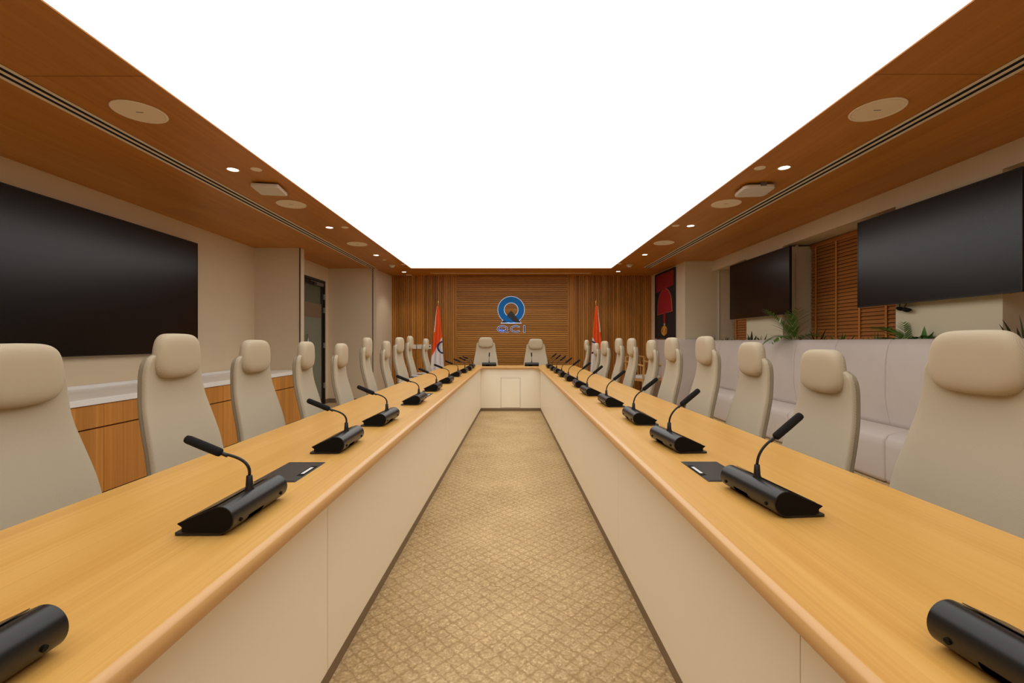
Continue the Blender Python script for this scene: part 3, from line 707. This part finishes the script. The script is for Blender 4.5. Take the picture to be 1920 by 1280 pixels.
# ---------------------------------------------------------------- screens
def tv(name, x, y0, y1, z0, z1, face, label):
    """face = +1 looks towards +X, -1 towards -X"""
    t = empty(name, (x, (y0+y1)/2, (z0+z1)/2)); tag(t, label, 'screen')
    h, v = (y1-y0)/2, (z1-z0)/2; f = face
    obj('housing', B(*sorted((-f*.035, -f*.006)), -h, h, -v, v), M['bezel'], t, bevel=.004)
    obj('bezel', B((*sorted((-f*.006, 0)), -h, h, -v, -v+.012), (*sorted((-f*.006, 0)), -h, h, v-.010, v), (*sorted((-f*.006, 0)), -h, -h+.010, -v+.012, v-.010), (*sorted((-f*.006, 0)), h-.010, h, -v+.012, v-.010)), M['bezel'], t)
    obj('screen_panel', B(*sorted((-f*.006, -f*.0015)), -h+.010, h-.010, -v+.012, v-.010), M['screen'], t)
    return t
tv('wall_screen', -3.79, 3.14, 5.49, 1.04, 2.352, 1, 'very large black wall screen on the left wall above the sideboard')
tv('wall_screen', 3.40, 3.03, 4.48, 1.502, 2.337, -1, 'large black screen at the right edge, nearest the camera')
tv('wall_screen', 3.40, 5.58, 7.10, 1.51, 2.346, -1, 'smaller looking black screen on the far right column by the palm')
for y0, y1 in ((3.5, 4.0), (6.1, 6.6)):
    o = obj('wall_mount', B(3.436, 3.502, y0, y1, 1.75, 2.1), M['grey']); tag(o, 'grey mount behind the %s right screen' % ('near' if y0 < 5 else 'far'), 'mount')
o = obj('wall_mount', B(WX, -3.85, 4.0, 4.7, 1.5, 1.9), M['grey']); tag(o, 'grey mount behind the left screen', 'mount')
# cable bundle under the near right screen
t = empty('cable_bundle', (3.46, 4.0, 1.49)); tag(t, 'black cable bundle hanging under the near right screen', 'cable')
bm = bmesh.new(); sweep(bm, bez((0, .10, -.02), (0, .03, -.03), (0, .0, -.05), (0, -.06, -.045), 10), [.004, .014, .018, .017, .012, .014, .018, .02, .018, .012, .005], 10); obj('plug', bm, M['blackm'], t, smooth=True)
for a, b in ((.05, .03), (-.03, .0)):
    bm = bmesh.new(); sweep(bm, bez((0, a+.02, .03), (0, a, .0), (-.01, b+.03, -.01), (0, b, -.04), 8), .003, 6); obj('cord', bm, M['blackm'], t, smooth=True)
bm = bmesh.new(); sweep(bm, bez((-.01, -.06, -.045), (-.02, .0, -.0), (-.02, .04, -.02), (-.01, .08, -.03), 10), .003, 6); obj('cord', bm, M['blackm'], t, smooth=True)

# ---------------------------------------------------------------- sideboard: cabinets and worktop
XF = -3.13
yy = 1.57; ci = 0
UN = [(1.57, 2.53), (2.53, 3.49), (3.49, 4.45), (4.45, 5.41), (5.41, 6.37), (6.37, 6.815)]
for a, b in UN:
    t = empty('cabinet', ((WX+XF)/2, (a+b)/2, 0)); tag(t, 'orange-brown wood cabinet unit under the white worktop, %s from the camera' % ORD[ci], 'cabinet', 'sideboard cabinets'); ci += 1
    hx, hy = (XF-WX)/2, (b-a)/2
    obj('carcass', B(-hx+.005, hx-.022, -hy+.001, hy-.001, .03, .695), M['slatback'], t)
    obj('plinth', B(-hx+.02, hx-.03, -hy, hy, 0, .03), M['plinth'], t)
    nn = 2 if b-a > .6 else 1
    for k in range(nn):
        y0 = -hy+k*2*hy/nn; y1 = y0+2*hy/nn
        # world-aligned veneer: keep mesh in cabinet space, grain is upright
        obj('door', B(hx-.02, hx, y0+.002, y1-.002, .02, .512), M['cabinet'], t)
        obj('drawer', B(hx-.02, hx, y0+.002, y1-.002, .524, .692), M['cabinet'], t)
t = empty('worktop', ((WX+XF)/2, 4.2, .695)); tag(t, 'long white stone worktop over the wooden cabinets', 'worktop')
obj('slab', B(-.365, .375, -2.63, 2.615, .002, .050), M['stone'], t, bevel=.003)
obj('upstand', B(-.362, -.342, -2.63, 2.615, .050, .082), M['stone'], t, bevel=.002)

# ---------------------------------------------------------------- banquette
t = empty('banquette', (3.2, 4.4, 0)); tag(t, 'long mauve-grey leather banquette along the right wall', 'sofa')
def bprof():
    f = [(3.395, 1.185), (3.375, 1.192), (3.350, 1.185), (3.325, 1.14), (3.305, 1.06), (3.292, .95), (3.288, .82), (3.292, .68), (3.310, .56), (3.335, .47), (3.345, .418), (3.40, .418)]
    return [(x-3.2, z) for x, z in f]
def sprof():
    f = [(3.345, .425), (3.25, .425), (3.16, .415), (3.10, .395), (3.070, .355), (3.070, .30), (3.072, .20), (3.078, .04), (3.085, .01), (3.40, .01), (3.40, .425)]
    return [(x-3.2, z) for x, z in f]
def cushion(prof, y0, y1, inner, name):
    bm = bmesh.new(); n = 6; R = .028; rings = []
    cx = sum(p[0] for p in prof)/len(prof); cz = sum(p[1] for p in prof)/len(prof)
    cy = [(y0+R*(1-math.cos(i*PI/2/n)), R*(1-math.sin(i*PI/2/n))) for i in range(n+1)]
    st = cy+[(y1-(a-y0), s) for a, s in reversed(cy)]
    for y, s in st:
        ring = []
        for (x, z) in prof:
            dx, dz = cx-x, cz-z; L_ = math.hypot(dx, dz) or 1
            ring.append(bm.verts.new((x+dx/L_*s*.85+(0), y-4.4, z+dz/L_*s*.25)))
        rings.append(ring)
    for a, b in zip(rings, rings[1:]):
        for j in range(len(prof)): bm.faces.new((a[j], a[(j+1) % len(prof)], b[(j+1) % len(prof)], b[j]))
    bm.faces.new(rings[0]); bm.faces.new(rings[-1])
    o = obj(name, bm, M['leather'], t, smooth=True)
    return o
yb = [1.42+.65*i for i in range(11)]
for a, b in zip(yb, yb[1:]): cushion(bprof(), a+.0025, min(b, 7.9)-.0025, 0, 'back_cushion')
ys = [1.12+.66*i for i in range(11)]
for a, b in zip(ys, ys[1:]): cushion(sprof(), a+.0025, min(b, 7.9)-.0025, 0, 'seat_cushion')
obj('plinth', B(-.06, .19, 1.15-4.4, 7.9-4.4, 0, .012), M['plinth'], t)
# corner end of banquette facing the camera
bm = bmesh.new(); prism(bm, [(7.90-4.4, .07), (7.90-4.4, 1.205), (7.86-4.4, 1.21), (7.82-4.4, 1.14), (7.79-4.4, .9), (7.82-4.4, .5), (7.84-4.4, .07)], 'X', -.49, .09); obj('end_cushion', bm, M['leather'], t, bevel=.02, seg=3)
# ---------------------------------------------------------------- planters and plants
PT = []
for a, b, lb in ((2.0, 4.10, 'nearest the camera'), (4.14, 6.0, 'middle'), (6.04, 7.88, 'farthest')):
    t = empty('planter_trough', (3.45, (a+b)/2, .0)); tag(t, 'slim grey planter trough behind the banquette, %s' % lb, 'planter', 'planter troughs')
    h = (b-a)/2
    obj('trough', B((-.042, .045, -h, h, .75, .80), (-.042, -.036, -h, h, .8, 1.14), (.039, .045, -h, h, .8, 1.14), (-.036, .039, -h, -h+.006, .8, 1.14), (-.036, .039, h-.006, h, .8, 1.14)), M['planter'], t)
    obj('soil', B(-.036, .039, -h+.006, h-.006, .80, 1.10), M['soil'], t)
    for y in (-h+.1, h-.1): obj('leg', B(-.03, .03, y-.03, y+.03, 0, .75), M['planter'], t)
def blade(bm, p, d, length, wid, droop=.3, n=7, side=None):
    """a leaf: tapered folded strip starting at p in direction d"""
    p = Vector(p); d = Vector(d).normalized(); sd = side or d.cross(Vector((0, 0, 1)))
    if sd.length < .05: sd = Vector((0, 1, 0))
    sd = sd.normalized(); prev = None
    for i in range(n+1):
        s = i/n; w = wid*math.sin(PI*min(1, (.12+.88*s)**.8))*(1 if s < 1 else 0)+.0006
        nrm = sd.cross(d).normalized()
        c = bm.verts.new(p-nrm*w*.25); a = bm.verts.new(p+sd*w); b = bm.verts.new(p-sd*w)
        if prev:
            bm.faces.new((prev[0], prev[1], c, a)); bm.faces.new((prev[1], prev[2], b, c))
        prev = (a, c, b)
        p = p+d*(length/n); d = (d+Vector((0, 0, -droop/n))).normalized()
def frond(bm, base, d, length, leaf, nl=16, droop=.7, rachis=.003, wid=.009, up=None):
    p = Vector(base); d = Vector(d).normalized(); pts = [p.copy()]; ds = [d.copy()]; n = 24
    for i in range(n):
        p = p+d*(length/n); d = (d+Vector((0, 0, -droop/n))).normalized(); pts.append(p.copy()); ds.append(d.copy())
    sweep(bm, pts, [rachis*(1-.8*i/n) for i in range(n+1)], 5)
    for k in range(nl):
        s = .25+.75*k/(nl-1); i = min(n, int(s*n)); q = pts[i]; dd = ds[i]
        sd = dd.cross(Vector((0, 0, 1)))
        if sd.length < .05: sd = Vector((0, 1, 0))
        sd.normalize(); ln = leaf*(math.sin(PI*min(1, .25+.7*s))**.6)
        for sg in (-1, 1):
            ld = (dd*.75+sd*sg*.75+Vector((0, 0, .12+random.uniform(-.12, .12)))).normalized()
            blade(bm, q, ld, ln*random.uniform(.85, 1.1), wid, .5, 6)
def plant(loc, label, group, build, mat):
    t = empty('potted_plant', loc); tag(t, label, 'plant', group)
    for nm, fn, mt in build:
        bm = bmesh.new(); fn(bm); obj(nm, bm, mt, t)
    return t
def palm_big(bm):
    frond(bm, (0, 0, 0), (-.10, -.22, .95), .46, .22, 17, .9, wid=.0065)
    frond(bm, (0, 0, 0), (-.16, .50, .80), .62, .20, 19, .55, wid=.0065)
    frond(bm, (0, 0, 0), (-.05, .12, 1.0), .40, .19, 15, .8, wid=.0065)
    frond(bm, (0, 0, 0), (-.50, -.15, .75), .42, .17, 16, 2.1, wid=.0065)
    frond(bm, (0, 0, 0), (-.46, .30, .80), .40, .15, 14, 2.2, wid=.0065)
    frond(bm, (0, 0, 0), (-.04, -.75, .60), .50, .18, 16, 1.0, wid=.0065)
plant((3.44, 5.52, 1.12), 'tall feathery palm beside the far right screen, drooping over the banquette', None, [('frond', palm_big, M['leaf'])], None)
def palm2(bm):
    frond(bm, (0, 0, 0), (-.03, .55, .80), .34, .19, 13, 1.2, wid=.012)
    frond(bm, (0, 0, 0), (-.02, .75, .60), .30, .15, 11, 1.1, wid=.010)
    frond(bm, (0, 0, 0), (-.02, -.70, .60), .24, .12, 10, .8, wid=.010)
    frond(bm, (0, 0, 0), (.02, .1, .9), .20, .10, 9, .8, wid=.010)
plant((3.45, 3.98, 1.13), 'green palm with broad leaflets under the near right screen', None, [('frond', palm2, M['leaf'])], None)
def lily(bm):
    for d, l, w in (((-.02, -.05, 1), .17, .034), ((-.1, -.5, .6), .17, .018), ((-.1, .5, .6), .12, .02), ((-.05, -.9, .5), .24, .014)):
        blade(bm, (0, 0, 0), d, l, w, .25, 8, Vector((.1, 1, 0)) if abs(d[1]) < .1 else None)
plant((3.44, 3.80, 1.13), 'bright green broad-leaved plant beside the near palm', None, [('leaf', lily, M['leafl'])], None)
def blades(k, spread, h, w=.006):
    def fn(bm):
        for i in range(k):
            a = random.uniform(-1, 1)
            blade(bm, (random.uniform(-.02, .02), a*spread*.4, 0), (random.uniform(-.06, .08), a*1.1+random.uniform(-.2, .2), random.uniform(.35, 1)), h*random.uniform(.6, 1.05), w*random.uniform(.8, 1.4), random.uniform(.2, .9), 6)
    return fn
PL = [(3.43, 3.05, 11, .25, .22, M['leafd'], 'dark bladed plant behind the nearest right chair', .010),
      (3.44, 4.30, 12, .30, .13, M['leaf'], 'short fern-like plant left of the near palm', .007),
      (3.44, 4.80, 14, .35, .15, M['leafl'], 'low leafy plant in front of the brown blind, middle of the trough', .008),
      (3.44, 5.12, 10, .22, .20, M['leafd'], 'dark grassy plant right of the tall palm', .007),
      (3.44, 6.25, 12, .25, .20, M['leafd'], 'sparse dark grassy plant in front of the far white column', .007),
      (3.44, 6.52, 8, .16, .24, M['leafd'], 'dark plant with upright thick blades under the far screen', .012),
      (3.44, 6.95, 14, .40, .13, M['leaf'], 'low green plant below the far blind', .008),
      (3.44, 7.35, 12, .30, .14, M['leafd'], 'low mixed plant left of the far blind', .008),
      (3.44, 7.75, 10, .24, .13, M['leafd'], 'dark low plant at the far end of the trough', .008)]
for x, y, k, s, h, mt, lb, w in PL:
    plant((x, y, 1.13), lb, 'small plants behind the banquette', [('foliage', blades(k, s, h, w), mt)], None)

# ---------------------------------------------------------------- artwork
t = empty('framed_artwork', (2.985, 8.855, 1.88), math.atan2(.05, 1.75)); tag(t, 'tall dark framed artwork with a red dome and golden tassel', 'artwork')
# local: x towards wall, y along wall
h, v = .515, .655
obj('frame', B((-.03, .0, -h, h, -v, -v+.035), (-.03, 0, -h, h, v-.02, v), (-.03, 0, -h, -h+.035, -v, v), (-.03, 0, h-.035, h, -v, v)), M['frame_black'], t)
obj('backing', B(-.014, -.002, -h+.03, h-.03, -v+.03, v-.02), M['art_dark'], t)
def flat(name, pts, depth, mat):
    bm = bmesh.new(); prism(bm, pts, 'X', -.014-depth, -.013); return obj(name, bm, mat, t)
flat('red_band', [(-.47, .34), (.47, .28), (.47, .62), (-.47, .62)], .003, M['art_red'])
dome = [(-.385, -.14)]+[(.37*math.cos(PI-i*PI/16), -.09+.40*max(0, math.sin(i*PI/16))**.85) for i in range(17)]+[(.385, -.17)]
flat('dome_outline', [(y*1.05, z*1.04+.0) for y, z in dome], .003, M['art_line'])
flat('red_dome', dome, .006, M['art_dome'])
flat('stem', [(-.035, -.36), (.035, -.36), (.045, -.12), (-.045, -.12)], .007, M['art_dome'])
flat('stem_tip', [(-.03, -.44), (.03, -.44), (.035, -.35), (-.035, -.35)], .007, M['art_white'])
g = bmesh.new()
for sy in (.13, .06, -.01):
    pr = []
    n = 22
    for i in range(n): a = 2*PI*i/n; pr.append((sy*math.cos(a)*1.05, -.50+.085*math.sin(a)))
    sweep(g, [(-.022, y, z) for y, z in pr+pr[:1]], .011, 6)
box(g, -.03, -.014, -.012, .012, -.60, -.40)
obj('golden_tassel', g, M['art_gold'], t)

# ---------------------------------------------------------------- logo sign
t = empty('logo_sign', (-.018, BY-.036, 0)); tag(t, 'blue and black Q emblem above the letters QCI on the slatted wall', 'sign')
PX = 9.66/853
LZ = lambda py: CH+(640-py)*PX
def ringpts(cx, cz, rx_, rz_, a0=0, a1=360, n=64):
    return [(cx+rx_*math.cos(math.radians(a0+(a1-a0)*i/n)), cz+rz_*math.sin(math.radians(a0+(a1-a0)*i/n))) for i in range(n+1)]
def strip(name, outer, inner, y0, y1, mat, par):
    bm = bmesh.new(); A = []
    for o_, i_ in zip(outer, inner):
        A.append([bm.verts.new((o_[0], y0, o_[1])), bm.verts.new((i_[0], y0, i_[1])), bm.verts.new((i_[0], y1, i_[1])), bm.verts.new((o_[0], y1, o_[1]))])
    for a, b in zip(A, A[1:]):
        for k in range(4): bm.faces.new((a[k], a[(k+1) % 4], b[(k+1) % 4], b[k]))
    bm.faces.new(A[0]); bm.faces.new(A[-1])
    return obj(name, bm, mat, par)
def poly(name, pts, y0, y1, mat, par):
    bm = bmesh.new(); prism(bm, pts, 'Y', y0, y1); return obj(name, bm, mat, par)
zc = LZ(580.6); R1, R2 = 24.4*PX, 13.6*PX
def q(px, py): return ((px-627)/8*PX, LZ(540+py/8))   # points read off the enlarged view
# opening of the ring is cut by the triangle, so the ring runs all round and the wedge lies on top
strip('emblem_rim', ringpts(0, zc, R1+.012, R1+.012), ringpts(0, zc, R2-.012, R2-.012), -.02, -.001, M['logorim'], t)
poly('emblem_rim', [q(468, 530), q(512, 468), q(745, 468), q(786, 530)], -.02, -.001, M['logorim'], t)
strip('blue_ring', ringpts(0, zc, R1, R1), ringpts(0, zc, R2, R2), -.04, -.018, M['logoblue'], t)
poly('blue_foot', [q(482, 516), q(522, 470), q(640, 440), q(735, 470), q(770, 516)], -.041, -.018, M['logoblue'], t)
poly('blue_foot', [q(565, 415), q(660, 505), q(600, 500), q(530, 460)], -.0415, -.018, M['logoblue'], t)
poly('black_wedge', [q(627, 338), q(772, 514), q(705, 514), q(655, 494), q(563, 412)], -.046, -.02, M['logoblack'], t)
poly('black_wedge', [q(482, 514), q(516, 478), q(535, 496), q(560, 514)], -.046, -.02, M['logoblack'], t)
# letters
def letter(fn):
    fn(M['halo'], 0.006, -.012, -.002, 'letter_rim'); fn(M['navy'], 0.0, -.022, -.011, 'letter')
def LQ(mat, g_, y0, y1, nm):
    cx, cz = q(495, 612); w = 76/8*PX; h_ = 50/8*PX; s = 16/8*PX
    strip(nm, ringpts(cx, cz, w+g_, h_+g_), ringpts(cx, cz, w-s-g_, h_-s*.8-g_), y0, y1, mat, t)
    a, b = q(505, 625), q(580, 660)
    poly(nm, [(a[0]-g_, a[1]-g_), (b[0]-.02-g_, b[1]-g_), (b[0]+.015+g_, b[1]-g_), (a[0]+.035+g_, a[1]+g_)], y0-.0006, y1, mat, t)
def LC_(mat, g_, y0, y1, nm):
    cx, cz = q(695, 612); w = 76/8*PX; h_ = 50/8*PX; s = 15/8*PX
    d = 0 if g_ == 0 else -4
    strip(nm, ringpts(cx, cz, w+g_, h_+g_, 40+d, 320-d), ringpts(cx, cz, w-s-g_, h_-s*.8-g_, 40+d, 320-d), y0, y1, mat, t)
def LI(mat, g_, y0, y1, nm):
    a, b = q(814, 660), q(832, 562); poly(nm, [(a[0]-g_, a[1]-g_), (b[0]+g_, a[1]-g_), (b[0]+g_, b[1]+g_), (a[0]-g_, b[1]+g_)], y0, y1, mat, t)
for f_ in (LQ, LC_, LI): letter(f_)
qc = q(478, 625); poly('letter_fill', [(qc[0]-.05, qc[1]-.02), (qc[0]+.0, qc[1]-.035), (qc[0]+.05, qc[1]-.03), (qc[0]+.02, qc[1]+.02), (qc[0]-.05, qc[1]+.015)], -.006, -.001, plain('letter_blue', (80, 104, 216), .4, emis=(90, 110, 240), es=.4), t)

# ---------------------------------------------------------------- flags
def flag(x, y, mirror, label):
    t = empty('standing_flag', (x, y, 0)); tag(t, label, 'flag', 'flags beside the logo')
    s = mirror
    obj('base', lathe(bmesh.new(), [(.15, 0), (.15, .02), (.06, .05), (.03, .08), (.015, .1), (0, .1)], n=28), M['brass'], t, smooth=True)
    obj('pole', lathe(bmesh.new(), [(.012, .08), (.012, 1.90), (0, 1.905)], n=12), M['brass'], t, smooth=True)
    obj('finial', lathe(bmesh.new(), [(.012, 1.89), (.018, 1.905), (.009, 1.925), (.024, 1.955), (.012, 1.985), (0, 2.02)], n=14), M['brass'], t, smooth=True)
    zt, zb = 1.885, .35; NR, NC = 120, 70
    bm = bmesh.new(); rows = []
    for i in range(NR+1):
        f = i/NR; z = zt+(zb-zt)*f
        wl_ = .022+.085*f**.8*2.2*.8; wr = .012+.12*f**.7
        row = []
        for j in range(NC+1):
            u = j/NC; xx = -wl_*(1-u)+wr*u if True else 0
            amp = .008+.045*f
            yy_ = -.02-amp*(.5+.5*math.sin(u*PI*5+f*1.5))-.015*math.sin(u*PI)
            row.append((s*xx, yy_, z))
        rows.append(row)
    V = [[bm.verts.new(p) for p in r] for r in rows]
    for i in range(NR):
        for j in range(NC):
            fc = bm.faces.new((V[i][j], V[i][j+1], V[i+1][j+1], V[i+1][j]))
            xm = (rows[i][j][0]+rows[i][j+1][0]+rows[i+1][j][0]+rows[i+1][j+1][0])/4*s; zm = (rows[i][j][2]+rows[i+1][j][2])/2
            mi = 0
            # white hem next to the pole, orange falling to a slanted edge, white below, green at the foot
            edge = 1.11+(xm*1.9)
            if zm < edge: mi = 1
            if zm < edge-.78: mi = 2
            if (j < 9 and zm > 1.36-.0) : mi = 1
            rr = math.hypot(xm-.112, zm-1.055)
            if .10 < rr < .132: mi = 3
            elif rr < .012: mi = 3
            elif rr < .10 and abs(math.sin(12*math.atan2(zm-1.055, xm-.112))) < .18 : mi = 3
            if mi == 3 and zm > edge+.03 and False: mi = 0
            fc.material_index = mi
    o = obj('flag_cloth', bm, None, t, smooth=True, mats=[M['saffron'], M['flagwhite'], M['flaggreen'], M['navy']])
    sd = o.modifiers.new('thick', 'SOLIDIFY'); sd.thickness = .002
    return t
flag(-1.48, 9.15, 1, 'orange, white and green flag with a blue wheel on a pole, left of the logo')
flag(1.69, 9.15, -1, 'orange, white and green flag with a blue wheel on a pole, right of the logo')

# ---------------------------------------------------------------- small wooden armchair behind the right row
t = empty('wooden_armchair', (2.62, 9.05, 0), .5); tag(t, 'light wooden armchair with a pale seat near the far right corner', 'chair')
for sx in (-1, 1):
    for sy, zt in ((-1, .70), (1, .86)):
        bm = bmesh.new(); sweep(bm, [(sx*.25, sy*.22, 0), (sx*.25, sy*.23, .45), (sx*.25, sy*.25, zt)], .016, 8); obj('leg', bm, M['lightwood'], t)
    bm = bmesh.new(); sweep(bm, bez((sx*.25, -.26, .70), (sx*.26, -.1, .72), (sx*.26, .1, .75), (sx*.25, .27, .77), 8), .018, 8); obj('arm_rail', bm, M['lightwood'], t)
bm = bmesh.new(); sweep(bm, bez((-.25, .25, .85), (-.1, .29, .88), (.1, .29, .88), (.25, .25, .85), 8), .02, 8); obj('back_rail', bm, M['lightwood'], t)
for k in range(5):
    x = -.16+.08*k; bm = bmesh.new(); sweep(bm, [(x, .24, .45), (x, .27, .86)], .008, 6); obj('spindle', bm, M['lightwood'], t)
obj('seat_rail', B(-.26, .26, -.24, .24, .40, .44), M['lightwood'], t, bevel=.005)
obj('seat_cushion', B(-.24, .24, -.22, .21, .44, .50), M['white'], t, bevel=.02, seg=3)
